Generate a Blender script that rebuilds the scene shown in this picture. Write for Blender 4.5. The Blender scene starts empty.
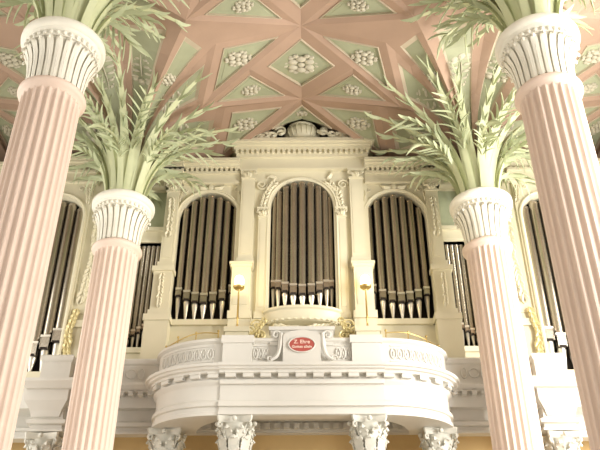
import bpy, math, random
from mathutils import Vector as V, Matrix as M, noise
PI = math.pi
random.seed(7)
COL = bpy.context.scene.collection

# ------------------------------------------------------------------ materials
def mat(name, c, rough=.6, metal=0., var=.08, scale=3., bump=0., bscale=30., emit=None, es=0., spec=.4, c2=None):
    m = bpy.data.materials.new(name); m.use_nodes = True
    nt = m.node_tree; b = nt.nodes['Principled BSDF']
    b.inputs['Roughness'].default_value = rough; b.inputs['Metallic'].default_value = metal
    b.inputs['Specular IOR Level'].default_value = spec
    tc = nt.nodes.new('ShaderNodeTexCoord')
    n = nt.nodes.new('ShaderNodeTexNoise'); n.inputs['Scale'].default_value = scale; n.inputs['Detail'].default_value = 5
    nt.links.new(tc.outputs['Object'], n.inputs['Vector'])
    r = nt.nodes.new('ShaderNodeValToRGB')
    d = c2 if c2 else tuple(x * (1 - var * 2) for x in c)
    r.color_ramp.elements[0].position = .3; r.color_ramp.elements[1].position = .7
    r.color_ramp.elements[0].color = (*d, 1); r.color_ramp.elements[1].color = (*c, 1)
    nt.links.new(n.outputs['Fac'], r.inputs['Fac']); nt.links.new(r.outputs['Color'], b.inputs['Base Color'])
    if bump:
        n2 = nt.nodes.new('ShaderNodeTexNoise'); n2.inputs['Scale'].default_value = bscale; n2.inputs['Detail'].default_value = 4
        nt.links.new(tc.outputs['Object'], n2.inputs['Vector'])
        bp = nt.nodes.new('ShaderNodeBump'); bp.inputs['Strength'].default_value = bump; bp.inputs['Distance'].default_value = .02
        nt.links.new(n2.outputs['Fac'], bp.inputs['Height']); nt.links.new(bp.outputs['Normal'], b.inputs['Normal'])
    if emit:
        b.inputs['Emission Color'].default_value = (*emit, 1); b.inputs['Emission Strength'].default_value = es
    return m

MT = dict(
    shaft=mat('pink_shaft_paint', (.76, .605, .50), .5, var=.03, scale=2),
    white=mat('white_stucco', (.82, .79, .68), .6, var=.03, bump=.08),
    gallery=mat('gallery_white_paint', (.67, .65, .59), .5, var=.03, scale=1.5),
    palm=mat('palm_green_paint', (.59, .61, .38), .55, var=.06, scale=2, c2=(.52, .55, .34)),
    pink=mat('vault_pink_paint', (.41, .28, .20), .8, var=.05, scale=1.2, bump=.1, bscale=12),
    green=mat('vault_green_panel', (.37, .385, .25), .8, var=.08, scale=1.5),
    mould=mat('vault_moulding', (.52, .44, .32), .7, var=.04),
    flower=mat('vault_stucco_flower', (.55, .51, .39), .8, var=.05, scale=6),
    case=mat('organ_case_cream', (.73, .68, .50), .45, var=.03, scale=1.5),
    caseg=mat('organ_recess_green', (.42, .45, .30), .7, var=.12, scale=2),
    gild=mat('gilding', (.74, .64, .34), .4, .25, var=.1, scale=8),
    tin=mat('pipe_tin', (.46, .41, .33), .26, .88, var=.08, scale=1.2),
    tinb=mat('pipe_collar_tin_foot_sheen', (.80, .76, .66), .32, .8, var=.06, scale=2),  # pale tin for collars; on the feet this colour imitates room reflections
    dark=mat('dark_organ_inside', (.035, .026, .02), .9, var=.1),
    ochre=mat('ochre_wall', (.68, .48, .22), .8, var=.05, scale=1),
    wall=mat('white_wall', (.75, .72, .66), .8, var=.03, scale=1),
    marble=mat('capital_greyish_marble', (.72, .70, .62), .5, var=.14, scale=6, c2=(.56, .56, .49)),
    leaf=mat('palm_leaflet_green_paint', (.50, .53, .33), .6, var=.06, scale=2, c2=(.43, .48, .29)),
    red=mat('plaque_red', (.42, .09, .07), .5, var=.03),
    letter=mat('plaque_letters', (.85, .66, .55), .5, var=.02),
    brass=mat('brass', (.62, .46, .18), .35, .9, var=.05),
    glass=mat('lamp_glass', (1, .85, .5), .4, emit=(1, .80, .38), es=9),
    floor=mat('stone_floor', (.50, .45, .38), .5, var=.08, scale=2),
    back=mat('tower_wall_grey', (.20, .18, .14), .9, var=.1, scale=1),
    glazing=mat('window_glazing', (.8, .85, .9), .2, emit=(.93, .97, 1), es=2.0),
)

# ------------------------------------------------------------------ mesh builder
class MB:
    def __init__(s): s.v = []; s.f = []; s.m = []
    def add(s, vs, fs, mi=0, mx=None):
        o = len(s.v)
        for p in vs:
            p = V(p); s.v.append(mx @ p if mx else p)
        for f in fs: s.f.append([i + o for i in f]); s.m.append(mi)
    def box(s, x0, x1, y0, y1, z0, z1, mi=0, mx=None):
        s.add([(x0,y0,z0),(x1,y0,z0),(x1,y1,z0),(x0,y1,z0),(x0,y0,z1),(x1,y0,z1),(x1,y1,z1),(x0,y1,z1)],
              [(0,3,2,1),(4,5,6,7),(0,1,5,4),(1,2,6,5),(2,3,7,6),(3,0,4,7)], mi, mx)
    def lathe(s, prof, n=32, mi=0, mx=None, cap=True, a0=0, a1=2*PI):
        full = abs(a1 - a0 - 2*PI) < 1e-6
        k = n if full else n + 1
        vs = [(r*math.cos(a0+(a1-a0)*i/n), r*math.sin(a0+(a1-a0)*i/n), z) for r, z in prof for i in range(k)]
        fs = []
        for j in range(len(prof)-1):
            for i in range(n):
                a = j*k+i; b = j*k+(i+1) % k
                fs.append((a, b, b+k, a+k))
        if cap and full:
            fs.append(tuple(range(k))[::-1]); fs.append(tuple((len(prof)-1)*k+i for i in range(k)))
        s.add(vs, fs, mi, mx)
    def tube(s, pts, rad, n=8, mi=0, mx=None, flat=1.):
        pts = [V(p) for p in pts]; L = len(pts)
        rad = rad if isinstance(rad, (list, tuple)) else [rad]*L
        vs = []; up = None
        for i, p in enumerate(pts):
            t = (pts[min(i+1, L-1)] - pts[max(i-1, 0)]).normalized()
            if up is None: up = V((0,0,1)) if abs(t.z) < .9 else V((0,1,0))
            a = t.cross(up).normalized(); b = a.cross(t).normalized(); up = b
            for k in range(n):
                q = 2*PI*k/n; vs.append(p + a*math.cos(q)*rad[i] + b*math.sin(q)*rad[i]*flat)
        fs = [(i*n+k, i*n+(k+1) % n, (i+1)*n+(k+1) % n, (i+1)*n+k) for i in range(L-1) for k in range(n)]
        fs += [tuple(range(n))[::-1], tuple((L-1)*n+k for k in range(n))]
        s.add(vs, fs, mi, mx)
    def blob(s, c, r, mi=0, mx=None, seg=8, rings=5):
        if not isinstance(r, (tuple, list)): r = (r, r, r)
        vs = [(c[0], c[1], c[2]-r[2])]
        for j in range(1, rings):
            a = -PI/2 + PI*j/rings
            for i in range(seg):
                b = 2*PI*i/seg
                vs.append((c[0]+r[0]*math.cos(a)*math.cos(b), c[1]+r[1]*math.cos(a)*math.sin(b), c[2]+r[2]*math.sin(a)))
        vs.append((c[0], c[1], c[2]+r[2])); fs = []
        for i in range(seg): fs.append((0, 1+(i+1) % seg, 1+i))
        for j in range(rings-2):
            for i in range(seg):
                a = 1+j*seg+i; b = 1+j*seg+(i+1) % seg; fs.append((a, b, b+seg, a+seg))
        o = 1+(rings-2)*seg; e = len(vs)-1
        for i in range(seg): fs.append((o+i, o+(i+1) % seg, e))
        s.add(vs, fs, mi, mx)
    def sweep(s, path, prof, mi=0, closed=False):
        """path: plan points (x,y); prof: closed list of (outward offset, z). Outward = right of travel."""
        n = len(path); P = [V((x, y)) for x, y in path]; vs = []
        for i in range(n):
            if i == 0: d1 = d2 = (P[1]-P[0]).normalized()
            elif i == n-1: d1 = d2 = (P[-1]-P[-2]).normalized()
            else: d1 = (P[i]-P[i-1]).normalized(); d2 = (P[i+1]-P[i]).normalized()
            n1 = V((d1.y, -d1.x)); n2 = V((d2.y, -d2.x)); m = (n1+n2).normalized(); k = 1/max(.35, m.dot(n1))
            for o, z in prof: q = P[i] + m*o*k; vs.append((q.x, q.y, z))
        c = len(prof)
        fs = [(i*c+j, i*c+(j+1) % c, (i+1)*c+(j+1) % c, (i+1)*c+j) for i in range(n-1) for j in range(c)]
        fs += [tuple(range(c)), tuple((n-1)*c+j for j in range(c))[::-1]]
        s.add(vs, fs, mi)
    def leaf(s, pts, wid, side, mi=0, v=.25, th=.0):
        """blade strip: pts spine, wid widths, side vector"""
        side = V(side).normalized(); L = len(pts); vs = []
        for i, p in enumerate(pts):
            p = V(p); t = (V(pts[min(i+1, L-1)]) - V(pts[max(i-1, 0)])).normalized()
            sd = (side - t*side.dot(t)).normalized(); nn = t.cross(sd).normalized()
            w = wid[i]
            vs += [p - sd*w - nn*w*v, p + nn*(th + w*v), p + sd*w - nn*w*v, p - nn*(th + w*v)]
        fs = []
        for i in range(L-1):
            a = i*4; b = a+4
            for k in range(4): fs.append((a+k, a+(k+1) % 4, b+(k+1) % 4, b+k))
        fs += [(0, 1, 2, 3), tuple((L-1)*4+k for k in (3, 2, 1, 0))]
        s.add(vs, fs, mi)
    def data(s, name, mats, smooth=40):
        me = bpy.data.meshes.new(name); me.from_pydata([tuple(p) for p in s.v], [], s.f)
        mats = mats if isinstance(mats, (list, tuple)) else [mats]
        for m in mats: me.materials.append(m)
        me.polygons.foreach_set('material_index', s.m)
        if smooth:
            me.polygons.foreach_set('use_smooth', [True]*len(me.polygons))
            me.set_sharp_from_angle(angle=math.radians(smooth))
        me.update(); return me
    def build(s, name, mats, parent=None, smooth=40):
        o = bpy.data.objects.new(name, s.data(name, mats, smooth)); COL.objects.link(o)
        if parent: o.parent = parent
        return o

def tag(o, label=None, cat=None, group=None, kind=None):
    if label: o['label'] = label
    if cat: o['category'] = cat
    if group: o['group'] = group
    if kind: o['kind'] = kind
    return o
def empty(name, loc=(0,0,0), rz=0, **k):
    o = bpy.data.objects.new(name, None); COL.objects.link(o); o.location = loc; o.rotation_euler.z = rz
    o.empty_display_size = .2
    return tag(o, **k)
def inst(name, me, parent=None, mx=None):
    o = bpy.data.objects.new(name, me); COL.objects.link(o)
    if parent: o.parent = parent
    if mx is not None: o.matrix_local = mx
    return o
def copy_tree(o, parent=None):
    c = o.copy(); COL.objects.link(c)
    if parent: c.parent = parent
    for ch in list(o.children): copy_tree(ch, c)
    return c
def bez(p0, p1, p2, p3, n):
    p0, p1, p2, p3 = map(V, (p0, p1, p2, p3)); o = []
    for i in range(n+1):
        t = i/n; o.append(p0*(1-t)**3 + p1*3*t*(1-t)**2 + p2*3*t*t*(1-t) + p3*t**3)
    return o
def frame(o, ux, n):
    ux = V(ux).normalized(); n = V(n).normalized(); ux = (ux - n*ux.dot(n)).normalized(); uy = n.cross(ux)
    return M(((ux.x, uy.x, n.x, o[0]), (ux.y, uy.y, n.y, o[1]), (ux.z, uy.z, n.z, o[2]), (0,0,0,1)))

# ------------------------------------------------------------------ carving helpers (relief lies in the XZ plane, towards -y)
def scroll(mb, cx, cz, y, r, turns=1.4, a0=0, sgn=1, th=.03, mi=0):
    pts = []
    for i in range(19):
        t = i/18; a = a0 + sgn*turns*2*PI*t; rr = r*(1-.82*t)
        pts.append((cx+rr*math.cos(a), y, cz+rr*math.sin(a)))
    mb.tube(pts, [th*(1-.4*i/18) for i in range(19)], 6, mi)
def acanthus(mb, x, z, y, L, ang, w, mi=0, curl=.6, th=.02):
    """a carved leaf in relief"""
    pts = []; wid = []
    for i in range(6):
        t = i/5; a = ang + curl*t*t
        pts.append((x + L*t*math.cos(a), y - .05*math.sin(PI*t) - .01, z + L*t*math.sin(a)))
        wid.append(w*(.35+math.sin(PI*min(1, t*1.05)**.7))*.6*(1 + .25*(i % 2)))
    wid[-1] = .004
    sd = (-math.sin(ang), 0, math.cos(ang))
    mb.leaf(pts, wid, sd, mi, v=.3, th=th)
def garland(mb, pts, y, size, mi=0, seed=1):
    rnd = random.Random(seed)
    P = [V((x, 0, z)) for x, z in pts]
    for i in range(len(P)-1):
        d = P[i+1]-P[i]; a = math.atan2(d.z, d.x); n = max(1, int(d.length/(size*.55)))
        for k in range(n):
            q = P[i] + d*(k/n)
            for sg in (-1, 1):
                acanthus(mb, q.x, q.z, y, size*rnd.uniform(.8, 1.15), a + sg*rnd.uniform(.6, 1.0), size*.28, mi, curl=-sg*.7)
            mb.blob((q.x, y-.02, q.z), size*.2*rnd.uniform(.7, 1.2), mi, seg=6, rings=4)

# ================================================================== SETTING
b = MB(); b.box(-10.6, 10.6, -6, 22.2, -.3, 0); tag(b.build('floor', MT['floor'], smooth=0), kind='structure')
# back wall below and behind the gallery
b = MB(); b.box(-10.6, 10.6, 19.2, 19.5, 0, 7.6); tag(b.build('wall_back', MT['ochre'], smooth=0), kind='structure')
b = MB(); b.box(-10.6, 10.6, 21.4, 21.7, 7.4, 18.5); tag(b.build('wall_tower', MT['back'], smooth=0), kind='structure')

b = MB(); b.box(-11, 11, -6, 21.7, 18.5, 18.6); tag(b.build('ceiling', MT['back'], smooth=0), kind='structure')  # unseen roof slab over the vault, added to stop light leaking in
# side walls with tall windows
def side_wall(sx, name):
    b = MB(); x0, x1 = sorted((sx*10.6, sx*11.0)); zs, zt = 4.0, 13.2; cur = -6.0
    for yc in (-1.2, 4.8, 10.8, 16.8):
        b.box(x0, x1, cur, yc-1.2, 0, 18); b.box(x0, x1, yc-1.2, yc+1.2, 0, zs)
        for i in range(8):
            a = PI*i/8; c = PI*(i+1)/8
            ya, za, yb, zb = yc+1.2*math.cos(a), zt+1.2*math.sin(a), yc+1.2*math.cos(c), zt+1.2*math.sin(c)
            vs = [(x, y, z) for x in (x0, x1) for y, z in ((ya, za), (yb, zb), (yb, 18), (ya, 18))]
            b.add(vs, [(0,1,2,3), (7,6,5,4), (0,4,5,1), (1,5,6,2), (2,6,7,3), (3,7,4,0)])
        cur = yc+1.2
    b.box(x0, x1, cur, 21.7, 0, 18)
    tag(b.build(name, MT['wall'], smooth=0), kind='structure')
side_wall(-1, 'wall_left'); side_wall(1, 'wall_right')
k = 0
for sx in (-1, 1):
    for yc in (-1.2, 4.8, 10.8, 16.8):
        k += 1; b = MB(); x = sx*10.8
        for z in [4.0+1.05*i for i in range(10)]: b.box(x-.03, x+.03, yc-1.2, yc+1.2, z-.02, z+.02)
        for y in (-1.18, -.4, .4, 1.18): b.box(x-.04, x+.04, yc+y-.03, yc+y+.03, 4.0, 13.9)
        w = b.build('window_%d' % k, MT['wall'], smooth=0); tag(w, kind='structure')

# ------------------------------------------------------------------ net vault
HC = 12.95                       # springing height
CY = (5.12, 10.98, 16.84, 22.70)     # column lines
BN = [V((0, y, 16.62 if y < 19 else 18.3)) for y in (22.6, 19.7, 16.81, 13.96, 11.05, 8.1, 5.2, 2.2)]
NN = [V((-2.22, y, 16.13)) for y in (22.3, 19.45, 16.6, 14.1, 11.2, 8.25, 5.3, 2.4)]
ON = [V((-2.84, y, 15.82)) for y in (22.1, 19.2, 16.3, 13.0, 10.2, 7.2, 4.2, 1.2)]
ceil_mb = MB(); cells = []       # cells: (panel mesh, motif kind, matrix)
def cell(pts, motif='rosette', msize=.3, updir=(1, 0, 0), sc=(.80, .62), shift=0):
    pts = [V(p) for p in pts]; c = sum(pts, V())/len(pts)
    n = V()
    for i in range(len(pts)): n += (pts[i]-c).cross(pts[(i+1) % len(pts)]-c)
    n.normalize(); up = n if n.z > 0 else -n
    k = len(pts)
    outer = pts; r1 = [c+(p-c)*sc[0]+up*.07 for p in pts]
    ceil_mb.add(outer + r1, [(i, (i+1) % k, k+(i+1) % k, k+i) for i in range(k)])
    pm = MB(); rr = [(sc[0], .07), (sc[0]-.015, .035), (sc[0]-.035, .035), (sc[0]-.045, .11), (sc[1], .11), (sc[1]-.03, .10)]
    vs = []
    for s_, h in rr: vs += [c+(p-c)*s_+up*h for p in pts]
    vs.append(c+up*.10)
    for j in range(len(rr)-1):
        pm.add([], [])
        o = len(pm.v)
    o = 0; pm.v = [V(x) for x in vs]
    for j in range(len(rr)-1):
        for i in range(k):
            pm.f.append([j*k+i, j*k+(i+1) % k, (j+1)*k+(i+1) % k, (j+1)*k+i]); pm.m.append(1 if j in (0, 1, 2) else 0)
    for i in range(k): pm.f.append([(len(rr)-1)*k+i, (len(rr)-1)*k+(i+1) % k, len(vs)-1]); pm.m.append(0)
    cells.append((pm, motif, frame(c+(pts[0]-c).normalized()*shift+up*.09, updir, -up), msize))

def fan(col, A, B, panel=True, motif='stalk', s0=.5, s1=.88):
    col = V((col[0], col[1], 0)); A = V(A); B = V(B)
    def P(u, t, off=0):
        e = A.lerp(B, t); d = V((e.x-col.x, e.y-col.y, 0)); L = d.length; d.normalize()
        r = .30 + (L-.30)*u**2.8; z = HC + (e.z-HC)*(1-(1-u)**1.6)
        p = col + d*r; p.z = z
        if off:
            g = V((-d.x*.7, -d.y*.7, .7)); p = p + g*off
        return p
    us = [0, .1, .2] + [s0+(s1-s0)*i/8 for i in range(9)] + [1.0]; ts = [0, .2, .5, .8, 1]
    off = lambda u, t: .10*min(1, (1-abs(2*t-1))*1.6)*min(1, u*2)*min(1, (1-u)*5)
    if not panel: ts = [0, .5, 1]
    for i in range(len(us)-1):
        for j in range(len(ts)-1):
            if panel and us[i] >= s0-1e-6 and us[i+1] <= s1+1e-6 and .19 < ts[j] and ts[j+1] < .81: continue
            f = lambda u, t: P(u, t, off(u, t))
            ceil_mb.add([f(us[i], ts[j]), f(us[i], ts[j+1]), f(us[i+1], ts[j+1]), f(us[i+1], ts[j])], [(0, 1, 2, 3)])
    if panel:
        pm = MB(); un = [s0, s0+.015] + us[4:-2] + [s1-.015, s1]; tn = [.2, .24, .5, .76, .8]
        for i in range(len(un)-1):
            for j in range(4):
                edge = i in (0, len(un)-2) or j in (0, 3)
                f = lambda u, t: P(u, t, off(u, t) + (0 if (u < s0+.001 or u > s1-.001 or t in (.2, .8)) else .05))
                pm.add([f(un[i], tn[j]), f(un[i], tn[j+1]), f(un[i+1], tn[j+1]), f(un[i+1], tn[j])], [(0, 1, 2, 3)], 1 if edge else 0)
        u = s1-.17; p = P(u, .5, .13); du = P(u+.06, .5, .13)-P(u-.06, .5, .13); dt = P(u, .7, .13)-P(u, .3, .13)
        n = du.cross(dt); n = -n if n.z > 0 else n
        cells.append((pm, motif, frame(p, dt, n), min(dt.length*.9, .5)))

for mirror in (0, 1, 2, 3):
    def mp(p):
        p = V(p)
        if mirror in (1, 3): p.x = -9.6 - p.x; p.z = min(p.z, 16.62)        # aisle side, mirrored about the column line
        if mirror in (2, 3): p.x = -p.x
        return p
    last = len(BN)-1
    for k in range(1 if mirror in (0, 2) else 0, last):
        B0, B1 = BN[k], BN[k+1]; N1, O0, O1 = NN[k+1], ON[k], ON[k+1]
        aisle = mirror in (1, 3)
        if aisle and B0.y > 17.5 and False: continue
        CL = B1.lerp(O0, .5) + V((0, 0, .0))
        cell([mp(B1), mp(N1), mp(O0)], 'rosette', .34, (1, 0, 0), (.66, .46))
        cell([mp(CL), mp(O0), mp(B0)], 'rosette', .26, (1, 0, 0), (.68, .48))
        if mirror == 0:                                 # central diamond, whole
            CR = V((-CL.x, CL.y, CL.z)); cell([B1, CL, B0, CR], 'rosette', .48 if k > 1 else .24, (1, 0, 0), (.66, .50), 0 if k > 1 else .38)
        if aisle:
            if mirror == 1 or mirror == 3:
                a, b_, c_ = mp(B1), mp(CL), mp(B0); sx = -1 if a.x < 0 else 1
                cell([a, b_, c_], 'rosette', .3, (0, 1, 0), (.76, .56))
        # small closing triangle between N, O of the same line
    bound = []                                          # zig-zag border O0,N1,O1,N2,...
    for k in range(len(BN)): bound += [NN[k], ON[k]]
    bound = [NN[0], ON[0]] if False else bound
    # reorder: y descending sequence  ... O0, N1, (O1) N2 ...
    seq = [ON[0]]
    for k in range(1, len(BN)): seq += [NN[k], ON[k]]
    # the link from N(k) to O(k) is covered by the cell (CL,O,B) plus this sliver
    for k in range(1, len(BN)-1):
        ceil_mb.add([mp(NN[k]), mp(BN[k]), mp(ON[k])], [(0, 1, 2)])
    for ci, cy in enumerate(CY):
        c = mp((-4.8, cy, 0)); Ea = mp((-4.8, cy-3.64, 16.4)); Eb = mp((-4.8, cy+2.22, 16.4))
        loc = sorted([p for p in seq if cy-3.9 < p.y < cy+2.5], key=lambda p: seq.index(p))   # far to near
        if cy == 22.70: loc = [p for p in loc if p.y > 18.5]
        prev = Eb
        chain = [Eb] + [mp(p) for p in loc] + [Ea]
        for i in range(len(chain)-1):
            A, B = chain[i], chain[i+1]
            w = (A-B).length
            fan((c.x, c.y), A, B, panel=w > .9, motif='stalk' if w > 1.85 else 'rosette', s0=.30, s1=.96)

rose = MB()
rose.blob((0, 0, .03), (.20, .18, .10))
for i in range(6):
    a = 2*PI*i/6 + PI/6
    rose.blob((.48*math.cos(a), .42*math.sin(a), .02), (.26, .22, .11))
    for d in (-.36, .36): rose.blob((.80*math.cos(a+d), .66*math.sin(a+d), .0), (.17, .14, .08), seg=6, rings=4)
rose_me = rose.data('stucco_flower', MT['flower'])
stk = MB()
stk.tube([(0, -1.6, .02), (.05, -.6, .03), (0, .4, .03)], .035, 6)
for j, y in enumerate((-1.3, -.85, -.4, .05, .45)):
    w = .20 + .09*j
    for s_ in (-1, 1):
        stk.blob((s_*w*.9, y+.1, .02), (w*.62, .10, .06), seg=6, rings=4)
        stk.blob((s_*w*1.5, y+.22, .01), (w*.3, .09, .05), seg=6, rings=4)
stk.blob((0, .8, .03), (.25, .22, .09)); stk.blob((-.45, .75, .02), (.22, .17, .08)); stk.blob((.45, .75, .02), (.22, .17, .08))
stk_me = stk.data('stucco_flower', MT['flower'])
for sg in (-1, 1):
    x0, x1 = sorted((sg*9.55, sg*10.7)); ceil_mb.box(x0, x1, -6, 21.7, 16.5, 16.7)
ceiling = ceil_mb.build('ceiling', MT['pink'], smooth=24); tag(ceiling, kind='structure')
for pm, mo, mx, sz in cells:
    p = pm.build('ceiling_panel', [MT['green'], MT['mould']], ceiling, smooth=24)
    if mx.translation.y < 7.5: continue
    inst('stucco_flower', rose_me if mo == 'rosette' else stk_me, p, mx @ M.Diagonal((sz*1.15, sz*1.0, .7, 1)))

# ================================================================== COLUMNS
SR = .555
def shaft_mb():
    b = MB(); nf, k = 24, 8; zs = [(0.55, .06), (0.7, 1.), (11.15, 1.), (11.27, .7), (11.33, .06)]
    b.lathe([(.78, 0), (.78, .16), (.70, .2), (.74, .3), (.70, .4), (.62, .44), (.60, .55)], 48)
    vs = []
    for z, dep in zs:
        for i in range(nf):
            for j in range(k):
                a = 2*PI*(i + j/k)/nf; t = (j/k - .12)/.76
                d = .056*dep*math.sqrt(max(0, 1-(2*t-1)**2)) if 0 < t < 1 else 0
                r = SR - d; vs.append((r*math.cos(a), r*math.sin(a), z))
    n = nf*k
    b.add(vs, [(j*n+i, j*n+(i+1) % n, (j+1)*n+(i+1) % n, (j+1)*n+i) for j in range(len(zs)-1) for i in range(n)])
    return b.data('shaft', MT['shaft'], 28)
b = MB(); b.lathe([(SR-.02, 11.28), (SR, 11.30), (.575, 11.33), (.60, 11.35), (.63, 11.38), (.645, 11.42), (.64, 11.47), (.61, 11.50), (.58, 11.51), (.56, 11.54), (.50, 11.56)], 64)
ast_me = b.data('astragal', MT['shaft'])
b = MB(); b.lathe([(.50, 11.5), (.50, 11.7), (.515, 12.0), (.55, 12.25), (.62, 12.42), (.70, 12.50), (.71, 12.6)], 64)
bell_me = b.data('capital', MT['white'])
b = MB(); b.lathe([(.66, 12.58), (.72, 12.60), (.745, 12.63), (.76, 12.67), (.80, 12.69), (.825, 12.72), (.835, 12.78), (.83, 12.84), (.80, 12.88), (.74, 12.90), (.55, 12.90), (.5, 12.95)], 72)
aba_me = b.data('abacus', MT['white'])
b = MB()
for i in range(36):
    a = 2*PI*i/36; b.blob((.715*math.cos(a), .715*math.sin(a), 12.55), (.038, .038, .05), seg=8, rings=6)
b.lathe([(.685, 12.47), (.71, 12.475), (.715, 12.49), (.70, 12.505), (.68, 12.50)], 60)
bead_me = b.data('egg_moulding', MT['white'])
def cap_leaf():
    b = MB(); pts = [(.515, 0, 11.56), (.525, 0, 11.8), (.54, 0, 12.0), (.575, 0, 12.2), (.645, 0, 12.38), (.71, 0, 12.45), (.745, 0, 12.42), (.745, 0, 12.36)]
    b.leaf(pts, [.050, .055, .058, .062, .065, .052, .04, .012], (0, 1, 0), v=.42, th=.012)
    b.tube([(p[0]+.022, 0, p[2]) for p in pts[:6]], [.012, .016, .018, .02, .018, .01], 6)
    return b.data('capital_leaf', MT['white'], 50)
def cap_dart():
    b = MB(); b.leaf([(.50, 0, 11.6), (.515, 0, 12.05), (.56, 0, 12.28), (.64, 0, 12.43)], [.03, .035, .04, .01], (0, 1, 0), v=.35, th=.012)
    return b.data('capital_dart', MT['white'])
leaf_me = cap_leaf(); dart_me = cap_dart(); sh_me = shaft_mb()

def frond(kind, seed):
    rnd = random.Random(seed); b = MB()
    if kind == 'tall':   path = bez((.33, 0, 12.9), (.42, 0, 14.4), (.95, rnd.uniform(-.1, .1), 15.25), (rnd.uniform(2.1, 2.8), rnd.uniform(-.2, .2), rnd.uniform(15.55, 15.8)), 16); L0 = .6; nl = 5
    elif kind == 'mid':  path = bez((.40, 0, 12.9), (.50, 0, 14.1), (.95, rnd.uniform(-.1, .1), 15.1), (rnd.uniform(1.8, 2.15), rnd.uniform(-.3, .3), rnd.uniform(14.8, 15.2)), 14); L0 = .7; nl = 7
    else:                path = bez((.46, 0, 12.88), (.58, 0, 13.9), (.95, 0, 14.6), (rnd.uniform(1.5, 1.8), rnd.uniform(-.2, .2), rnd.uniform(14.1, 14.4)), 12); L0 = .58; nl = 7
    n = len(path)-1
    w0 = .15 if kind == 'tall' else .09
    b.leaf(path, [w0*(1-.7*(i/n)**1.5) for i in range(n+1)], (0, 1, 0), v=.5, th=.01)
    for k in range(nl):
        t0 = .38 if kind == 'tall' else .42; t = t0 + (1-t0)*k/(nl-1) - .01; i = min(n-1, int(t*n)); fr = t*n-i
        p = path[i].lerp(path[i+1], fr); tg = (path[i+1]-path[i]).normalized(); sd = V((0, 1, 0)); nr = tg.cross(sd)
        if nr.x < 0: nr = -nr
        for s_ in (-1, 1):
            L = L0*(1.0-.35*abs(t-.6))*rnd.uniform(.8, 1.15); q = rnd.uniform(.07, .17) if kind == 'tall' else rnd.uniform(.2, .42) + .1*t
            d = (tg*(1-q*.5) + sd*s_*q + nr*(rnd.uniform(0, .08) if kind == 'tall' else rnd.uniform(0, .2))).normalized()
            droop = (rnd.uniform(-.05, .05) if kind == 'tall' else rnd.uniform(.2, .6))*L
            pts = [p + d*L*u + nr*.12*L*math.sin(PI*u) - V((0, 0, 1))*droop*u*u + sd*s_*.15*L*u*u for u in (0, .2, .45, .7, .88, 1)]
            b.leaf(pts, [.03, .05, .05, .038, .022, .004], tg.cross(d), 1, v=.3, th=.006)
    return b.data('palm_frond', [MT['palm'], MT['leaf']], 60)
FR = {k: [frond(k, 10+i*7+len(k)) for i in range(4)] for k in ('tall', 'mid', 'short')}

def column(x, y, label, rot):
    c = empty('fluted_column', (x, y, 0), 0, label=label, cat='column', group='pink fluted columns with palm capitals')
    inst('shaft', sh_me, c, M.Rotation(rot, 4, 'Z')); inst('astragal', ast_me, c); cp = inst('capital', bell_me, c)
    inst('egg_moulding', bead_me, c); inst('abacus', aba_me, c)
    for i in range(24):
        inst('capital_leaf', leaf_me, cp, M.Rotation(2*PI*i/24+rot, 4, 'Z'))
        inst('capital_dart', dart_me, cp, M.Rotation(2*PI*(i+.5)/24+rot, 4, 'Z'))
    rnd = random.Random(int(x*10+y*7))
    for kind, n, off in (('tall', 16, 0), ('mid', 8, .2), ('short', 6, .4)):
        for i in range(n):
            mx = M.Rotation(2*PI*i/n+off+rnd.uniform(-.09, .09)+rot, 4, 'Z') @ M.Translation((0, 0, 0))
            inst('palm_frond', FR[kind][(i*3+int(abs(x)+y)) % 4], c, mx)
    return c
column(-4.8, 16.84, 'smaller pink fluted column left of the organ, farther one on the left side', .03)
column(4.8, 16.84, 'smaller pink fluted column right of the organ, farther one on the right side', .12)
column(-4.8, 10.98, 'large near pink fluted column cut by the left edge of the photo', .0)
column(4.8, 10.98, 'large near pink fluted column cut by the right edge of the photo', .09)

# ================================================================== GALLERY
def bow(inset=0., n=14):
    """plan of the bow's face: flat middle, elliptical quarter ends"""
    pts = []
    for i in range(n+1):
        a = PI*(1 - .5*i/n); pts.append((-1.85+1.68*math.cos(a), 17.62-1.22*math.sin(a)))
    pts += [(-x, y) for x, y in pts[::-1]]
    return pts
BOW = bow()
g = empty('organ_gallery', (0, 17.2, 6.95), label='bowed white gallery balcony carrying the organ, with dentilled cornice', cat='balcony')
g.location = (0, 0, 0)
def gp(name, prof, mt='gallery', parent=None, path=None):
    b = MB(); b.sweep(path or BOW, prof); return b.build(name, MT[mt], parent or g, 30)
gp('parapet', [(0, 8.05), (.05, 8.07), (.05, 8.13), (.0, 8.16), (0, 8.66), (.03, 8.68), (.07, 8.71), (.07, 8.77), (.03, 8.80), (-.25, 8.80), (-.25, 8.05)])
gp('cornice', [(-.2, 7.893), (.14, 7.893), (.16, 7.94), (.22, 7.96), (.24, 8.0), (.29, 8.02), (.30, 8.08), (.20, 8.12), (-.2, 8.14)])
gp('frieze', [(-.25, 6.94), (.04, 6.94), (.04, 7.03), (.0, 7.05), (.0, 7.14), (.05, 7.16), (.05, 7.24), (.02, 7.28), (-.02, 7.32), (-.02, 7.62), (.0, 7.66), (.05, 7.70), (.07, 7.75), (.02, 7.77), (.02, 7.91), (-.25, 7.91)])
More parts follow.
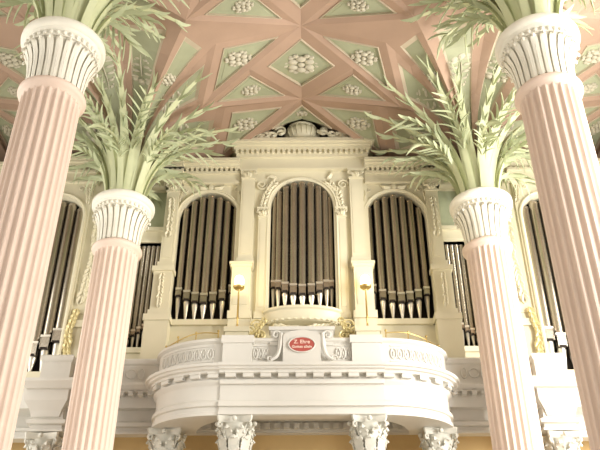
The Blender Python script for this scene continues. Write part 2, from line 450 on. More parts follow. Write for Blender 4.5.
# slightly projecting middle of the bow
mid = [(-1.86, 16.5), (-1.86, 16.36), (1.86, 16.36), (1.86, 16.5)]
b = MB()
for z0, z1, o in ((6.95, 7.03, .05), (7.03, 7.14, .0), (7.14, 7.25, .06), (7.25, 7.66, -.02), (7.66, 7.76, .05), (7.76, 7.91, 0), (7.885, 7.97, .16), (7.97, 8.03, .22), (8.03, 8.1, .27)):
    b.box(-1.86-o*.15, 1.86+o*.15, 16.37-o, 16.6, z0, z1)
b.build('projecting_frieze', MT['gallery'], g, 0)
# modillions
b = MB(); b.box(-.12, .12, -.13, .05, 7.80, 7.915); b.box(-.135, .135, -.15, .05, 7.88, 7.915); b.tube([(-.12, -.10, 7.815), (.12, -.10, 7.815)], .03, 8)
mod_me = b.data('modillion', MT['gallery'], 30)
def along(path, step, s0=0.):
    o = []; d = s0
    for i in range(len(path)-1):
        a, c = V(path[i]), V(path[i+1]); L = (c-a).length
        while d < L: o.append((a.lerp(c, d/L), (c-a).normalized())); d += step
        d -= L
    return o
for p, t in along(BOW, .40, .12):
    flatm = abs(p.x) < 1.84
    ang = math.atan2(t.y, t.x); off = -.05 if flatm else 0
    inst('modillion', mod_me, g, M.Translation((p.x, p.y+off, 0)) @ M.Rotation(ang, 4, 'Z'))
# pilaster blocks and relief panels on the parapet
def on_bow(s):
    """point at arc length s from the middle (signed)"""
    pts = BOW; L = [0]
    for i in range(len(pts)-1): L.append(L[-1]+(V(pts[i+1])-V(pts[i])).length)
    q = L[-1]/2+s
    for i in range(len(pts)-1):
        if q <= L[i+1] or i == len(pts)-2:
            a, c = V(pts[i]), V(pts[i+1]); return a.lerp(c, (q-L[i])/(L[i+1]-L[i])), (c-a).normalized()
for sg in (-1, 1):
    b = MB(); b.box(sg*1.5-.34, sg*1.5+.34, 16.30, 16.5, 8.08, 8.64); b.box(sg*1.5-.38, sg*1.5+.38, 16.27, 16.5, 8.64, 8.83)
    b.box(sg*1.5-.37, sg*1.5+.37, 16.28, 16.5, 8.06, 8.17)
    b.build('parapet_block', MT['gallery'], g, 0)
    b = MB(); b.box(sg*3.30-.13 if sg < 0 else 3.17, sg*3.30+.13 if sg < 0 else 3.43, 16.92, 17.1, 8.1, 8.66)
    # pierced fret panels (a chain of rings and leaves)
    for nm, s0, s1, n in (('relief', .78, 1.14, 3), ('relief', 2.05, 3.55, 9)):
        b = MB()
        for i in range(n):
            s_ = sg*(s0+(s1-s0)*(i+.5)/n); p, t = on_bow(s_); w = (s1-s0)/n*.42
            mx = M.Translation((p.x, p.y, 8.41)) @ M.Rotation(math.atan2(t.y, t.x), 4, 'Z')
            b.tube([(w*math.cos(a), -.015, .13*math.sin(a)) for a in [2*PI*q/12 for q in range(13)]], .016, 5, 0, mx)
            b.blob((0, -.01, 0), (.025, .02, .06), 0, mx, 6, 4)
            b.blob((w*1.15, -.01, .1), (.02, .015, .03), 0, mx, 6, 4); b.blob((w*1.15, -.01, -.1), (.02, .015, .03), 0, mx, 6, 4)
        for z in (8.22, 8.60):
            pts = [on_bow(sg*(s0+(s1-s0)*i/8)) for i in range(9)]
            b.tube([(p.x+t.y*.01, p.y-t.x*.01, z) for p, t in pts], .014, 5)
        b.build('relief_panel', MT['gallery'], g)
# raised middle with scrolls
b = MB(); b.box(-.44, .44, 16.24, 16.45, 8.09, 8.78)
b.box(-.74, .74, 16.36, 16.62, 8.6, 8.98); b.box(-.78, .78, 16.32, 16.64, 8.98, 9.07)
arc = [(.44*math.cos(a), 8.78+.16*math.sin(a)) for a in [PI*i/12 for i in range(13)]]
b.add([(x, y, z) for y in (16.24, 16.45) for x, z in arc], [tuple(range(13)), tuple(range(25, 12, -1))] + [(i, i+13, i+14, i+1) for i in range(12)] + [(0, 12, 25, 13)])
b.build('raised_centre', MT['gallery'], g, 30)
for sg in (-1, 1):
    b = MB(); pts = bez((sg*.48, 16.3, 8.88), (sg*.50, 16.3, 8.5), (sg*.5, 16.3, 8.3), (sg*.72, 16.3, 8.22), 10)
    b.tube(pts, [.05, .055, .06, .06, .055, .05, .05, .05, .045, .04, .04], 8)
    scroll(b, sg*.60, 8.84, 16.30, .11, 1.2, 0 if sg < 0 else PI, -sg, .03); scroll(b, sg*.74, 8.26, 16.30, .08, 1.2, 0, sg, .025)
    b.build('side_scroll', MT['gallery'], g)
# soffit ring and inner beam
b = MB()
b.add([(x, y, 6.95) for x, y in BOW] + [(x*.72 if abs(x) > 1.5 else x*.9, y+.28, 6.95) for x, y in BOW], [(i, i+1, len(BOW)+i+1, len(BOW)+i) for i in range(len(BOW)-1)])
b.build('soffit', MT['gallery'], g, 0)
# floor slab of gallery
b = MB(); b.add([(x, y+.1, z) for z in (7.35, 8.0) for x, y in BOW], [tuple(range(len(BOW)))[::-1], tuple(len(BOW)+i for i in range(len(BOW)))] + [(i, i+1, len(BOW)+i+1, len(BOW)+i) for i in range(len(BOW)-1)])
b.build('deck', MT['gallery'], g, 0)
b = MB(); b.box(-10.6, 10.6, 17.8, 21.4, 7.6, 8.0); tag(b.build('trim_1', MT['gallery'], smooth=0), kind='structure')

# plaque
pl = MB(); pl.add([(0, 0, 0)], []); pl = MB()
ring = [(math.cos(2*PI*i/40), math.sin(2*PI*i/40)) for i in range(40)]
def disc(b, rx, rz, y0, y1, mi=0):
    b.add([(rx*c, y0, rz*s_) for c, s_ in ring] + [(rx*c, y1, rz*s_) for c, s_ in ring], [tuple(range(40)), tuple(range(79, 39, -1))] + [(i, 40+i, 40+(i+1) % 40, (i+1) % 40) for i in range(40)], mi)
disc(pl, .30, .185, -.02, .0)
plq = pl.build('oval_plaque', MT['red'], None, 30); plq.location = (0, 16.235, 8.565)
tag(plq, 'red oval plaque with pale lettering on the middle of the balcony front', 'plaque')
b = MB(); b.tube([(.305*math.cos(2*PI*i/40), -.015, .19*math.sin(2*PI*i/40)) for i in range(41)], .018, 6); b.build('plaque_rim', MT['gallery'], plq)
def text(s_, size, z, parent):
    cu = bpy.data.curves.new('lettering', 'FONT'); cu.body = s_; cu.size = size; cu.extrude = .004; cu.align_x = 'CENTER'; cu.offset = .002
    cu.materials.append(MT['letter']); t = bpy.data.objects.new('lettering', cu); COL.objects.link(t)
    bpy.context.view_layer.update(); me = bpy.data.meshes.new_from_object(t.evaluated_get(bpy.context.evaluated_depsgraph_get()))
    bpy.data.objects.remove(t); bpy.data.curves.remove(cu)
    o = bpy.data.objects.new('lettering', me); COL.objects.link(o); o.parent = parent
    o.location = (0, -.022, z); o.rotation_euler = (PI/2, 0, 0)
text('Z. Ehre', .125, .025, plq); text('Gottes allein', .09, -.085, plq)

# straight side galleries with projecting blocks
for sg in (-1, 1):
    side = 'left' if sg < 0 else 'right'
    e = empty('side_gallery', (0, 0, 0), label='straight white gallery front %s of the bowed balcony, behind the %s columns' % (side, side), cat='balcony', group='side galleries')
    path = [(-6.58, 18.4), (-6.58, 17.42), (-5.62, 17.42), (-5.62, 17.75), (-3.2, 17.75)]
    if sg > 0: path = [(-x, y) for x, y in path[::-1]]
    path0 = [(-6.42, 18.4), (-6.42, 17.47), (-5.70, 17.47), (-5.70, 17.75), (-3.2, 17.75)]
    if sg > 0: path0 = [(-x, y) for x, y in path0[::-1]]
    gp('parapet', [(0, 8.15), (.04, 8.17), (0, 8.22), (0, 8.66), (.04, 8.70), (.06, 8.80), (.03, 8.84), (-.2, 8.84), (-.2, 8.15)], parent=e, path=path0)
    gp('cornice', [(-.2, 7.95), (.08, 7.95), (.12, 8.0), (.2, 8.05), (.24, 8.08), (.24, 8.15), (.14, 8.18), (-.2, 8.18)], parent=e, path=path)
    path2 = [(-6.5, 18.4), (-6.5, 17.75), (-5.78, 17.75), (-5.78, 18.0), (-3.2, 18.0)]
    if sg > 0: path2 = [(-x, y) for x, y in path2[::-1]]
    gp('frieze', [(-.2, 7.0), (.06, 7.0), (.06, 7.06), (.02, 7.08), (.02, 7.16), (.10, 7.18), (.12, 7.26), (.04, 7.30), (0, 7.34), (0, 7.8), (.1, 7.86), (.14, 7.95), (-.2, 7.95)], parent=e, path=path2)
    for i in range(8):
        x = sg*(3.7+i*.24); b = MB(); b.box(x-.06, x+.06, 17.62, 17.85, 7.86, 7.96); b.box(x-.075, x+.075, 17.60, 17.85, 7.93, 7.96); b.build('dentil', MT['gallery'], e, 0)
    pc = [(-10.5, 18.42), (-6.3, 18.42)]
    if sg > 0: pc = [(-x, y) for x, y in pc[::-1]]
    gp('outer_front', [(-.2, 7.0), (.14, 7.0), (.14, 7.06), (.08, 7.09), (.08, 7.18), (.14, 7.2), (.14, 7.27), (0, 7.33), (0, 7.74), (.12, 7.82), (.2, 7.86), (.22, 7.96), (.1, 8.0), (-.2, 8.02)], parent=e, path=pc)
    b = MB(); xa = sg*6.2
    b.add([(xa+dx*w_, yy, z) for z, w_, yf in ((7.36, .34, 17.72), (7.5, .38, 17.68), (7.72, .52, 17.55), (7.98, .56, 17.45)) for dx, yy in ((-1, yf), (1, yf), (1, 18.1), (-1, 18.1))],
          [(4*j+i, 4*j+(i+1) % 4, 4*j+4+(i+1) % 4, 4*j+4+i) for j in range(3) for i in range(4)] + [(3, 2, 1, 0), (12, 13, 14, 15)])
    b.build('console', MT['gallery'], e, 0)
    b = MB(); b.tube([(sg*4.25+.12*math.cos(a), 17.74, 8.44+.12*math.sin(a)) for a in [2*PI*i/12 for i in range(13)]], .016, 6)
    for x in (4.0, 4.5, 4.8): b.tube([(sg*x+.07*math.cos(a), 17.74, 8.44+.14*math.sin(a)) for a in [2*PI*i/12 for i in range(13)]], .016, 6)
    b.build('relief_panel', MT['gallery'], e)

# curved brass rails on the parapet
for sg in (-1, 1):
    e = empty('brass_railing', (0, 0, 0), label='thin brass rail on %s shoulder of the bowed balcony' % ('left' if sg < 0 else 'right'), cat='railing', group='brass rails')
    rows = [on_bow(sg*(2.0+1.95*i/10)) for i in range(11)]
    b = MB(); b.tube([(p.x-t.y*.12, p.y+t.x*.12, 8.98+.05*math.sin(i*PI/5)) for i, (p, t) in enumerate(rows)], .014, 6); b.build('rail', MT['brass'], e)
    for i in (0, 3, 6, 10):
        p, t = rows[i]; b = MB(); b.tube([(p.x-t.y*.12, p.y+t.x*.12, 8.79), (p.x-t.y*.12, p.y+t.x*.12, 9.02)], .014, 6); b.blob((p.x-t.y*.12, p.y+t.x*.12, 9.05), .03); b.build('post', MT['brass'], e)

# ------------------------------------------------------------------ Corinthian columns under the gallery
def cor_parts():
    s_ = MB(); s_.lathe([(.42, 0), (.42, .15), (.36, .2), (.38, .3), (.33, .36), (.32, .6), (.28, 6.05), (.30, 6.07), (.31, 6.10), (.30, 6.13)], 32)
    bl = MB(); bl.lathe([(.26, 6.12), (.26, 6.4), (.28, 6.6), (.33, 6.76), (.36, 6.8)], 32)
    l1 = MB(); l1.leaf([(.27, 0, 6.12), (.30, 0, 6.28), (.33, 0, 6.40), (.40, 0, 6.47), (.43, 0, 6.42)], [.09, .12, .12, .08, .02], (0, 1, 0), v=.35, th=.02)
    for s2 in (-1, 1):
        for z in (6.22, 6.33, 6.42): l1.blob((.31+(z-6.2)*.2, s2*.09, z), (.03, .04, .045), seg=6, rings=4)
    l2 = MB(); l2.leaf([(.27, 0, 6.38), (.30, 0, 6.52), (.35, 0, 6.64), (.43, 0, 6.69), (.46, 0, 6.63)], [.07, .10, .11, .07, .02], (0, 1, 0), v=.35, th=.02)
    for s2 in (-1, 1):
        for z in (6.48, 6.58): l2.blob((.32+(z-6.4)*.3, s2*.08, z), (.03, .035, .04), seg=6, rings=4)
    vo = MB(); mx = M.Identity(4)
    pts = [(.30, 0, 6.5), (.36, 0, 6.62), (.42, 0, 6.74)]
    for i in range(13):
        a = PI*.75 - i*.55; r = .075*(1-i/16); pts.append((.46+r*math.cos(a), 0, 6.735+r*math.sin(a)))
    vo.tube(pts, .028, 6)
    ab = MB(); P = []
    for k in range(4):
        for j in range(7):
            t = j/6; a = PI/4+k*PI/2; c0 = V((.56*math.cos(a), .56*math.sin(a))); c1 = V((.56*math.cos(a+PI/2), .56*math.sin(a+PI/2)))
            q = c0.lerp(c1, t*.92+.04); q = q*(1-.22*math.sin(PI*t)); P.append(q)
    n = len(P); vs = [(q.x*s3, q.y*s3, z) for z, s3 in ((6.80, .9), (6.84, .97), (6.90, 1.), (6.945, 1.)) for q in P]
    ab.add(vs, [(j*n+i, j*n+(i+1) % n, (j+1)*n+(i+1) % n, (j+1)*n+i) for j in range(3) for i in range(n)] + [tuple(range(n))[::-1], tuple(3*n+i for i in range(n))])
    for k in range(4):
        a = k*PI/2; ab.blob((.42*math.cos(a), .42*math.sin(a), 6.86), (.06, .06, .06))
    return [s_.data('shaft', MT['marble']), bl.data('capital', MT['marble']), l1.data('lower_leaf', MT['marble'], 60), l2.data('upper_leaf', MT['marble'], 60), vo.data('volute', MT['marble'], 60), ab.data('abacus', MT['marble'])]
CP = cor_parts()
def corinthian(x, y, label):
    c = empty('corinthian_column', (x, y, 0), label=label, cat='column', group='slim columns carrying the gallery')
    inst('shaft', CP[0], c); cp = inst('capital', CP[1], c); inst('abacus', CP[5], c)
    for i in range(8):
        inst('lower_leaf', CP[2], cp, M.Rotation(i*PI/4, 4, 'Z')); inst('upper_leaf', CP[3], cp, M.Rotation((i+.5)*PI/4, 4, 'Z'))
    for i in range(4): inst('volute', CP[4], cp, M.Rotation(PI/4+i*PI/2, 4, 'Z'))
corinthian(-1.49, 16.72, 'leafy column capital under the balcony front, left of the two middle ones')
corinthian(1.49, 16.72, 'leafy column capital under the balcony front, right of the two middle ones')
corinthian(-3.2, 17.65, 'leafy column capital under the left curved end of the balcony')
corinthian(3.2, 17.65, 'leafy column capital under the right curved end of the balcony')
corinthian(-6.15, 17.95, 'leafy column capital under the gallery between the two left pink columns')
corinthian(6.15, 17.95, 'leafy column capital under the gallery between the two right pink columns')
# inner beam with dentils under the gallery
b = MB(); b.box(-10.5, 10.5, 18.95, 19.2, 7.40, 7.6); b.box(-10.5, 10.5, 19.0, 19.2, 7.34, 7.40)
for i in range(80):
    x = -9.9+i*.25; b.box(x-.07, x+.07, 18.86, 19.0, 7.42, 7.56)
tag(b.build('trim_2', MT['gallery'], smooth=0), kind='structure')

# ================================================================== ORGAN
YF = 18.6
org = empty('pipe_organ', (0, 0, 0), label='large cream pipe organ with gilded carving standing on the gallery', cat='organ')
def ob(name, fn, mt='case', smooth=30, parent=None):
    b = MB(); fn(b); return b.build(name, [MT[m] for m in (mt if isinstance(mt, tuple) else (mt,))], parent or org, smooth)
def ob2(name, fn, xc=0., mt='case', parent=None):
    b = MB(); fn(b)
    for sgn in (-1, 1):
        c = MB(); idx = {}
        for f_, m_ in zip(b.f, b.m):
            if (sum(b.v[i].x for i in f_)/len(f_) - xc)*sgn < 0: continue
            for i in f_:
                if i not in idx: idx[i] = len(c.v); c.v.append(b.v[i])
            c.f.append([idx[i] for i in f_]); c.m.append(m_)
        c.build(name, MT[mt], parent or org, 30)
def arch_panel(b, x0, x1, xc, h, zs, zb, zt, y0, y1, n=20):
    """front wall between x0..x1, zb..zt with an arched opening of half width h"""
    b.box(x0, xc-h, y0, y1, zb, zt); b.box(xc+h, x1, y0, y1, zb, zt)
    for i in range(n):
        a, c = PI-PI*i/n, PI-PI*(i+1)/n
        xa, za, xb, zb_ = xc+h*math.cos(a), zs+h*math.sin(a), xc+h*math.cos(c), zs+h*math.sin(c)
        vs = [(x, y, z) for y in (y0, y1) for x, z in ((xa, za), (xb, zb_), (xb, zt), (xa, zt))]
        b.add(vs, [(0, 1, 2, 3), (7, 6, 5, 4), (0, 4, 5, 1), (2, 6, 7, 3)])
def archivolt(b, xc, h, zs, zb, y, w=.11, th=.06):
    pr = [(0, 0), (w, 0), (w, -th), (w*.6, -th*1.3), (w*.45, -th*.7), (0, -th*.5)]
    path = [(xc-h, zb)] + [(xc+h*math.cos(PI-PI*i/24), zs+h*math.sin(PI-PI*i/24)) for i in range(25)] + [(xc+h, zb)]
    vs = []
    for i, (x, z) in enumerate(path):
        if z <= zs+1e-6: d = (-1 if x < xc else 1, 0)
        else: L = math.hypot(x-xc, z-zs); d = ((x-xc)/L, (z-zs)/L)
        for o, yy in pr: vs.append((x+d[0]*o, y+yy, z+d[1]*o))
    c = len(pr)
    b.add(vs, [(i*c+j, i*c+(j+1) % c, (i+1)*c+(j+1) % c, (i+1)*c+j) for i in range(len(path)-1) for j in range(c)])
# centre section -------------------------------------------------
def f(b):
    arch_panel(b, -1.95, 1.95, 0, .93, 13.98, 10.1, 15.3, YF, YF+.30)
ob('centre_front', f)
ob('centre_arch_moulding', lambda b: archivolt(b, 0, .93, 13.98, 10.5, YF, .13, .08))
def f(b):
    for z0, z1, o in ((15.27, 15.33, .16), (15.33, 15.42, .12), (15.42, 15.70, .10), (15.70, 15.80, .2), (15.93, 16.04, .30), (16.04, 16.12, .38), (16.12, 16.24, .46)):
        b.box(-1.86-o*.8, 1.86+o*.8, YF-o, YF+.9, z0, z1)
    b.box(-2.02, 2.02, YF-.2, YF+.9, 15.8, 15.93)
    for i in range(26):
        x = -2.0+i*.16; b.box(x-.045, x+.045, YF-.29, YF-.1, 15.81, 15.93)
ob('centre_cornice', f, smooth=0)
def f(b):
    for sg in (-1, 1):
        garland(b, [(sg*1.18, 13.55), (sg*1.16, 14.0), (sg*1.05, 14.5), (sg*.78, 14.86)], YF-.03, .2, 0, 3)
        scroll(b, sg*1.22, 14.75, YF-.05, .18, 1.5, 0, sg, .03); scroll(b, sg*1.2, 13.65, YF-.05, .1, 1.3, PI, sg, .025)
        acanthus(b, sg*.75, 14.98, YF-.02, .32, PI/2-sg*.9, .09)
ob2('spandrel_carving', f)
def pilaster(x, w, z0, z1, yo, capn=True, nm='pilaster', carve=0):
    def f(b):
        b.box(x-w/2, x+w/2, YF-yo, YF+.05, z0+.2, z1-.3); b.box(x-w/2-.04, x+w/2+.04, YF-yo-.04, YF+.05, z0, z0+.2)
        b.box(x-w/2+.06, x+w/2-.06, YF-yo-.012, YF-yo, z0+.35, z1-.5)
        b.box(x-w/2-.05, x+w/2+.05, YF-yo-.06, YF+.05, z1-.06, z1); b.box(x-w/2-.02, x+w/2+.02, YF-yo-.03, YF+.05, z1-.34, z1-.28)
    p = ob(nm, f, smooth=0)
    def f(b):
        for sg in (-1, 1):
            scroll(b, x+sg*(w/2-.02), z1-.13, YF-yo-.04, .065, 1.3, PI/2, -sg, .02)
            acanthus(b, x+sg*.04, z1-.3, YF-yo-.02, .2, PI/2-sg*.35, .06)
        acanthus(b, x, z1-.3, YF-yo-.03, .2, PI/2, .07, curl=0)
    ob('pilaster_capital', f, parent=p)
    if carve:
        def f(b): garland(b, [(x, z1-.6), (x+.02, z1-1.6), (x, z1-carve)], YF-yo-.02, w*.55, 0, int(abs(x)*100))
        ob('hanging_carving', f, parent=p)
for sg in (-1, 1):
    pilaster(sg*1.62, .40, 11.95, 15.25, .14)
    pilaster(sg*1.15, .26, 10.3, 13.9, .08)
    def f(b):
        x = sg*1.69
        b.box(x-.26, x+.26, YF-.30, YF, 10.2, 11.78); b.box(x-.30, x+.30, YF-.34, YF, 11.78, 11.86); b.box(x-.33, x+.33, YF-.38, YF, 11.86, 11.93)
        b.box(x-.32, x+.32, YF-.36, YF, 10.2, 10.42); b.box(x-.2, x+.2, YF-.315, YF-.29, 10.62, 11.6)
        b.box(x-.30, x+.30, YF-.8, YF, 8.0, 9.68); b.box(x-.33, x+.33, YF-.84, YF, 9.60, 9.74); b.box(x-.3, x+.3, YF-.3, YF, 9.7, 10.2)
    ob('pedestal', f, smooth=0)
# flank sections -------------------------------------------------
for sg in (-1, 1):
    xc = sg*2.76
    a, c = sorted((sg*1.88, sg*4.06))
    ob('flank_front', lambda b: arch_panel(b, a, c, xc, .89, 13.64, 10.1, 14.95, YF+.06, YF+.34))
    ob('flank_arch_moulding', lambda b: archivolt(b, xc, .89, 13.64, 10.3, YF+.06, .10, .06))
    def f(b):
        for z0, z1, o in ((14.80, 14.86, .08), (14.86, 14.93, .05), (14.93, 15.14, .03), (15.14, 15.22, .12), (15.33, 15.41, .2), (15.41, 15.48, .28), (15.48, 15.57, .34)):
            b.box(min(sg*1.9, sg*(4.08+o*.6)), max(sg*1.9, sg*(4.08+o*.6)), YF-o, YF+.6, z0, z1)
            b.box(min(sg*4.0, sg*9.4), max(sg*4.0, sg*9.4), YF-o+.14, YF+.6, z0, z1)
            b.box(min(sg*6.2, sg*8.6), max(sg*6.2, sg*8.6), YF-o-.12, YF+.6, z0, z1)
            b.box(min(sg*3.60, sg*(4.12+o*.6)), max(sg*3.60, sg*(4.12+o*.6)), YF-o-.12, YF+.6, z0, z1)
        b.box(min(sg*1.9, sg*9.4), max(sg*1.9, sg*9.4), YF-.02, YF+.6, 15.2, 15.34)
        for i in range(44):
            x = sg*(2.0+i*.15); b.box(x-.04, x+.04, YF-.15, YF, 15.23, 15.33)
    ob('side_cornice', f, smooth=0)
    def f(b):
        for s2 in (-1, 1):
            acanthus(b, xc+s2*.08, 14.68, YF+.04, .35, PI/2-s2*1.75, .10, curl=s2*.5); scroll(b, xc+s2*.78, 14.62, YF+.03, .1, 1.3, 0, s2, .022)
            garland(b, [(xc+s2*.90, 14.55), (xc+s2*.93, 14.2)], YF+.04, .12, 0, 5)
    ob2('spandrel_carving', f, xc)
    ob('keystone', lambda b: b.blob((xc, YF+.02, 14.70), (.09, .06, .12)))
    pilaster(sg*3.86, .36, 11.85, 14.8, .12, carve=1.9)
    def f(b):
        x = sg*3.88; b.box(x-.25, x+.25, YF-.24, YF+.1, 10.3, 11.7); b.box(x-.30, x+.30, YF-.30, YF+.1, 11.7, 11.84)
        b.box(x-.29, x+.29, YF-.28, YF+.1, 10.3, 10.5); b.box(x-.32, x+.32, YF-.40, YF+.1, 8.0, 10.3); b.box(x-.36, x+.36, YF-.44, YF+.1, 10.12, 10.3)
    ob('pedestal', f, smooth=0)
    ob('pedestal_carving', lambda b: garland(b, [(sg*3.88, 11.6), (sg*3.88, 10.6)], YF-.26, .16, 0, 9))
    # narrow field between pilaster and tower
    x0, x1 = sorted((sg*4.06, sg*4.80))
    def f(b):
        b.box(x0, x1, YF+.14, YF+.4, 12.83, 13.3); b.box(x0, x1, YF+.08, YF+.4, 12.83, 12.93); b.box(x0, x1, YF+.06, YF+.4, 13.22, 13.34)
        b.box(x0, x1, YF+.30, YF+.45, 13.3, 14.9)
    ob('narrow_frame', f, smooth=0)
    def f(b): b.box(x0, x1, YF+.0, YF+.4, 8.0, 9.5); b.box(x0, x1, YF-.06, YF+.4, 9.35, 9.5)
    ob('narrow_base', f, smooth=0)
    ob('recessed_panel', lambda b: (b.box(x0+.05, x1-.03, YF+.27, YF+.3, 13.42, 14.7)), 'caseg', 0)
    # carved side strip (mostly behind the pink column)
    x2, x3 = sorted((sg*4.80, sg*6.42))
    ob('side_strip', lambda b: (b.box(x2, x3, YF+.02, YF+.4, 8.0, 14.8), b.box(x2, x3, YF-.06, YF+.4, 10.1, 10.3), b.box(x2+.1, x3-.1, YF+.0, YF+.03, 10.5, 14.5)), smooth=0)
    ob2('side_strip_carving', lambda b: (garland(b, [(sg*5.9, 14.5), (sg*6.0, 13.4), (sg*5.95, 12.2), (sg*6.1, 10.9)], YF-.01, .26, 0, 21), garland(b, [(sg*5.3, 14.3), (sg*5.2, 12.9)], YF-.01, .2, 0, 22)), sg*5.55)
    ob2('gilded_carving', lambda b: (garland(b, [(sg*6.15, 10.6), (sg*6.3, 9.9), (sg*6.2, 9.1)], YF-.06, .24, 0, 31), garland(b, [(sg*5.7, 10.7), (sg*5.8, 9.6)], YF-.06, .2, 0, 32)), sg*5.96, 'gild')
    # towers
    xt = sg*7.22
    def f(b):
        p0, p1 = sorted((sg*6.30, sg*8.5)); arch_panel(b, p0, p1, xt, .77, 13.58, 8.7, 14.95, YF-.08, YF+.3)
        b.box(p0, p1, YF-.14, YF+.3, 8.02, 8.8)
    ob('tower_front', f)
    ob('tower_arch_moulding', lambda b: archivolt(b, xt, .77, 13.58, 8.9, YF-.08, .1, .06))
    ob2('spandrel_carving', lambda b: [(garland(b, [(xt+s2*.80, 14.62), (xt+s2*.86, 14.1)], YF-.1, .14, 0, 41), scroll(b, xt+s2*.6, 14.62, YF-.1, .1, 1.3, 0, s2, .02)) for s2 in (-1, 1)], xt)
    ob('outer_front', lambda b: b.box(min(sg*8.4, sg*9.6), max(sg*8.4, sg*9.6), YF+.02, YF+.3, 8.0, 14.9), smooth=0)
# base cabinet and ledges
def f(b):
    b.box(-3.6, 3.6, YF-.02, YF+.4, 8.0, 10.15); b.box(-3.62, -.98, YF-.12, YF+.3, 10.12, 10.28); b.box(.98, 3.62, YF-.12, YF+.3, 10.12, 10.28)
    b.box(-3.6, -1.95, YF-.16, YF+.1, 9.5, 9.62); b.box(1.95, 3.6, YF-.16, YF+.1, 9.5, 9.62)
ob('base_cabinet', f, smooth=0)
def f(b):
    path = [(1.06*math.cos(PI+PI*i/20), YF-.02+.46*math.sin(PI+PI*i/20)) for i in range(21)]
    b.sweep(path, [(-.5, 10.40), (0, 10.40), (.05, 10.44), (.05, 10.50), (.0, 10.53), (-.5, 10.53)][::1])
    b.sweep(path, [(-.10, 10.12), (-.06, 10.2), (-.01, 10.32), (.0, 10.40), (-.4, 10.40), (-.4, 10.12)])
    vs = [(x, y, 10.51) for x, y in path]; b.add(vs, [tuple(range(len(vs)))])
    vs = [(x*.9, y+.05, 10.13) for x, y in path]; b.add(vs, [tuple(range(len(vs)))[::-1]])
ob('curved_ledge', f)
def f(b):
    path = [(.96*math.cos(PI+PI*i/16), YF-.02+.38*math.sin(PI+PI*i/16)) for i in range(17)]
    for x, y in path[1:-1:1]: b.blob((x, y-.01, 10.16), (.05, .03, .03))
    garland(b, [(-.8, 9.98), (0, 9.9), (.8, 9.98)], YF-.25, .2, 0, 12)
ob('ledge_carving', f)
for sg in (-1, 1):
    def f(b):
        for x, z, r, a, s2 in ((1.18, 9.9, .17, 0, 1), (1.4, 9.72, .14, PI, -1), (1.08, 9.6, .13, PI/2, 1)): scroll(b, sg*x, z, YF-.55, r, 1.4, a if sg > 0 else PI-a, s2*sg, .028)
        garland(b, [(sg*.98, 10.1), (sg*1.2, 9.7), (sg*1.42, 9.45)], YF-.5, .17, 0, 14)
        b.box(min(sg*1.0, sg*1.4), max(sg*1.0, sg*1.4), YF-.48, YF, 9.3, 9.75)
    ob('gilded_scroll', f, 'gild')
# dark inside
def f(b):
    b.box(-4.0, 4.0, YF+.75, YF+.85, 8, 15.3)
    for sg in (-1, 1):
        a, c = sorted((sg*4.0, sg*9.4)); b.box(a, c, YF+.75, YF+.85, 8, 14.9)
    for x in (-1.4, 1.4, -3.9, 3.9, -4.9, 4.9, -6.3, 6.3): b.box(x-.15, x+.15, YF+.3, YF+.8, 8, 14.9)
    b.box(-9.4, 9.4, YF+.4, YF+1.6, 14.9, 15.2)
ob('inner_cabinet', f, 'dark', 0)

def pipe(x, y, z0, zm, zt, r):
    """foot from z0 to mouth zm, body to zt"""
    b = MB(); b.lathe([(r, zm), (r, zt-.06), (r*1.06, zt-.055), (r*1.06, zt-.03), (r, zt-.025), (r, zt), (r*.85, zt), (r*.85, zt-.25)], 20, 0, M.Translation((x, y, 0)), cap=False)
    p = b.build('organ_pipe', MT['tin'], org)
    b = MB(); b.lathe([(r*.15, z0), (r*.88, zm-.05), (r*.80, zm-.04), (r*.80, zm-.0)], 20, 0, M.Translation((x, y, 0))); b.build('pipe_foot', MT['tinb'], p)
    b = MB(); mh = r*2.7
    b.box(x-r*.9, x+r*.9, y-r*1.12, y-r*.3, zm+.045, zm+mh-.03); b.box(x-r*.9, x-r*.74, y-r*1.2, y-r*.3, zm+.0, zm+mh-.03); b.box(x+r*.74, x+r*.9, y-r*1.2, y-r*.3, zm+.0, zm+mh-.03)
    b.box(x-r*1.0, x+r*1.0, y-r*1.22, y-r*.3, zm+mh-.03, zm+mh+.03, 1); b.box(x-r*.74, x+r*.74, y-r*1.05, y-r*.3, zm-.01, zm+.045, 2)
    b.build('pipe_mouth', [MT['tin'], MT['tinb'], MT['dark']], p, 0)
def archz(x, h, zs, m=.05): return zs + math.sqrt(max(0, (h)**2-x*x)) - m
# centre: nine pipes on a bow
for i in range(9):
    u = (i-4)/4; x = .81*math.sin(u*1.12)/math.sin(1.12); y = YF+.26 - .36*(math.cos(u*1.3))
    a = abs(i-4); r = (.104, .104, .098, .088, .078)[a]
    pipe(x, y, 10.53, (10.97, 11.0, 11.1, 11.24, 11.32)[a], archz(abs(x)*.9, .93, 13.98, .14), r)
for sg in (-1, 1):
    for i in range(7):
        q = i-3; a = abs(q); x = sg*2.73+q*.247
        pipe(x, YF+.26-.05*(3-a), 10.28, (10.82, 10.88, 10.98, 11.12)[a] + (.08 if q*sg < -2 else 0), archz(q*.24, .89, 13.64, .1), (.103, .102, .098, .088)[a])
    for i in range(5):
        x = sg*(4.14+.075+i*.14); pipe(x, YF+.36, 9.5, 10.22-.08*i, 12.95, .062)
    for i in range(5):
        x = sg*(6.62+i*.30); q = i-2; pipe(x, YF+.22, 8.82, 9.72-.19*i if i < 3 else 9.34+.15*(i-2), archz(abs(q)*.28, .77, 13.58, .08), .135)

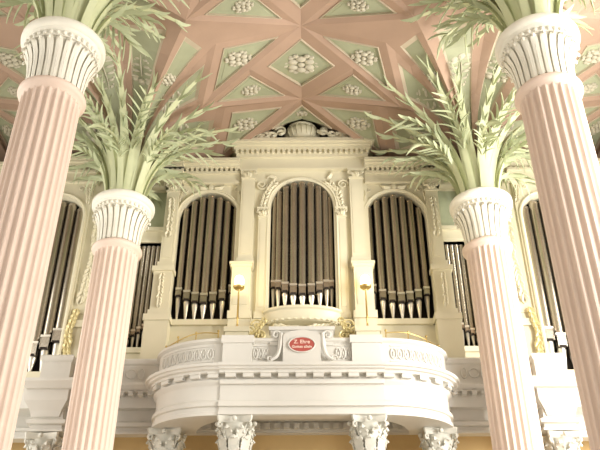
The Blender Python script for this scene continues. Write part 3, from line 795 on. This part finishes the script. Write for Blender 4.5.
# top urn with garlands
u = MB(); u.lathe([(.30, 0), (.42, .02), (.42, .10), (.36, .16), (.34, .2), (.46, .28), (.52, .42), (.54, .56), (.50, .66), (.47, .70), (.50, .73), (.50, .77), (.44, .80)], 40)
for i in range(20):
    a = 2*PI*i/20; u.tube([(.46*math.cos(a), .46*math.sin(a), .28), (.545*math.cos(a), .545*math.sin(a), .43), (.555*math.cos(a), .555*math.sin(a), .56), (.51*math.cos(a), .51*math.sin(a), .66)], .02, 5)
URZ = 16.24
ur = empty('urn', (0, 18.68, URZ), label='cream carved urn crowning the middle of the organ, under the vault', cat='urn')
for i_ in range(len(u.v)): u.v[i_] = V((u.v[i_].x*.97, u.v[i_].y*.97, u.v[i_].z*.90))
o = u.build('bowl', MT['case'], ur)
u = MB(); u.lathe([(.45, .80), (.44, .84), (.36, .90), (.22, .95), (.10, .97), (.06, .99)], 36)
for i_ in range(len(u.v)): u.v[i_] = V((u.v[i_].x*.97, u.v[i_].y*.97, u.v[i_].z*.90))
u.build('lid', MT['case'], ur)
for sg in (-1, 1):
    b = MB(); y = 18.32
    garland(b, [(sg*.55, URZ+.36), (sg*.8, URZ+.26), (sg*1.2, URZ+.2), (sg*1.8, URZ+.12)], y, .26, 0, 50)
    scroll(b, sg*.66, URZ+.42, y, .17, 1.4, PI, sg, .045); scroll(b, sg*1.05, URZ+.26, y, .13, 1.3, PI, sg, .035); scroll(b, sg*1.5, URZ+.2, y, .1, 1.3, PI, sg, .03)
    o = b.build('carved_garland', MT['case']); tag(o, 'carved leafy garland lying on the organ cornice, %s of the urn' % ('left' if sg < 0 else 'right'), 'ornament', 'garlands beside the urn')

# lamps
def lamp(x, side):
    l = empty('standing_lamp', (x, 17.98, 9.74), label='glowing brass lamp in front of the organ, %s of the middle pipes' % side, cat='lamp', group='glowing lamps')
    H = .46
    b = MB(); b.lathe([(.12, 0), (.12, .03), (.06, .06), (.025, .12), (.018, .14)], 20); b.build('base', MT['brass'], l)
    b = MB(); b.lathe([(.026, .12), (.024, .3), (.045, .33), (.026, .36), (.022, H+.68), (.03, H+.70)], 12); b.build('pole', MT['brass'], l)
    b = MB(); b.lathe([(.03, H+.70), (.11, H+.72), (.15, H+.76), (.155, H+.80), (.13, H+.80)], 24); b.build('cup', MT['brass'], l)
    b = MB(); b.lathe([(.09, H+.78), (.125, H+.86), (.135, H+.96), (.12, H+1.05), (.09, H+1.10), (.05, H+1.12)], 24); b.build('lamp_shade', MT['glass'], l)
    L = bpy.data.lights.new('lamp_light', 'POINT'); L.energy = 40; L.color = (1, .72, .35); L.shadow_soft_size = .14
    o = bpy.data.objects.new('lamp_light', L); COL.objects.link(o); o.parent = l; o.location = (0, -.28, 1.46)
lamp(-1.70, 'left'); lamp(1.70, 'right')

# ================================================================== LIGHT, WORLD, CAMERA
w = bpy.data.worlds.new('World'); bpy.context.scene.world = w; w.use_nodes = True
bg = w.node_tree.nodes['Background']; bg.inputs['Color'].default_value = (1.0, .97, .92, 1); bg.inputs['Strength'].default_value = .6
def area(name, loc, target, sx, sy, e, c):
    L = bpy.data.lights.new(name, 'AREA'); L.shape = 'RECTANGLE'; L.size = sx; L.size_y = sy; L.energy = e; L.color = c
    o = bpy.data.objects.new(name, L); COL.objects.link(o); o.location = loc
    o.rotation_euler = (V(target)-V(loc)).to_track_quat('-Z', 'Y').to_euler()
for yc in (-1.2, 4.8, 10.8, 16.8):
    area('daylight', (10.5, yc, 8.6), (0, yc, 8.6), 2.3, 9, {-1.2: 1200, 4.8: 2300, 10.8: 3600, 16.8: 1000}[yc], (1, .97, .93))
    area('daylight', (-10.5, yc, 8.6), (0, yc, 8.6), 2.3, 9, 230 if yc < 7 else 520, (1, .98, .95))

cam = bpy.data.cameras.new('camera'); co = bpy.data.objects.new('camera', cam); COL.objects.link(co)
cam.sensor_width = 36; cam.lens = 752*36/600; cam.clip_end = 200
co.location = (.11, 0, 1.6); co.rotation_euler = (math.radians(90+32.26), 0, math.radians(.54))
sc = bpy.context.scene; sc.camera = co
sc.view_settings.view_transform = 'Standard'; sc.view_settings.look = 'None'; sc.view_settings.gamma = 1; sc.view_settings.use_curve_mapping = False
sc.view_settings.exposure = -0.6
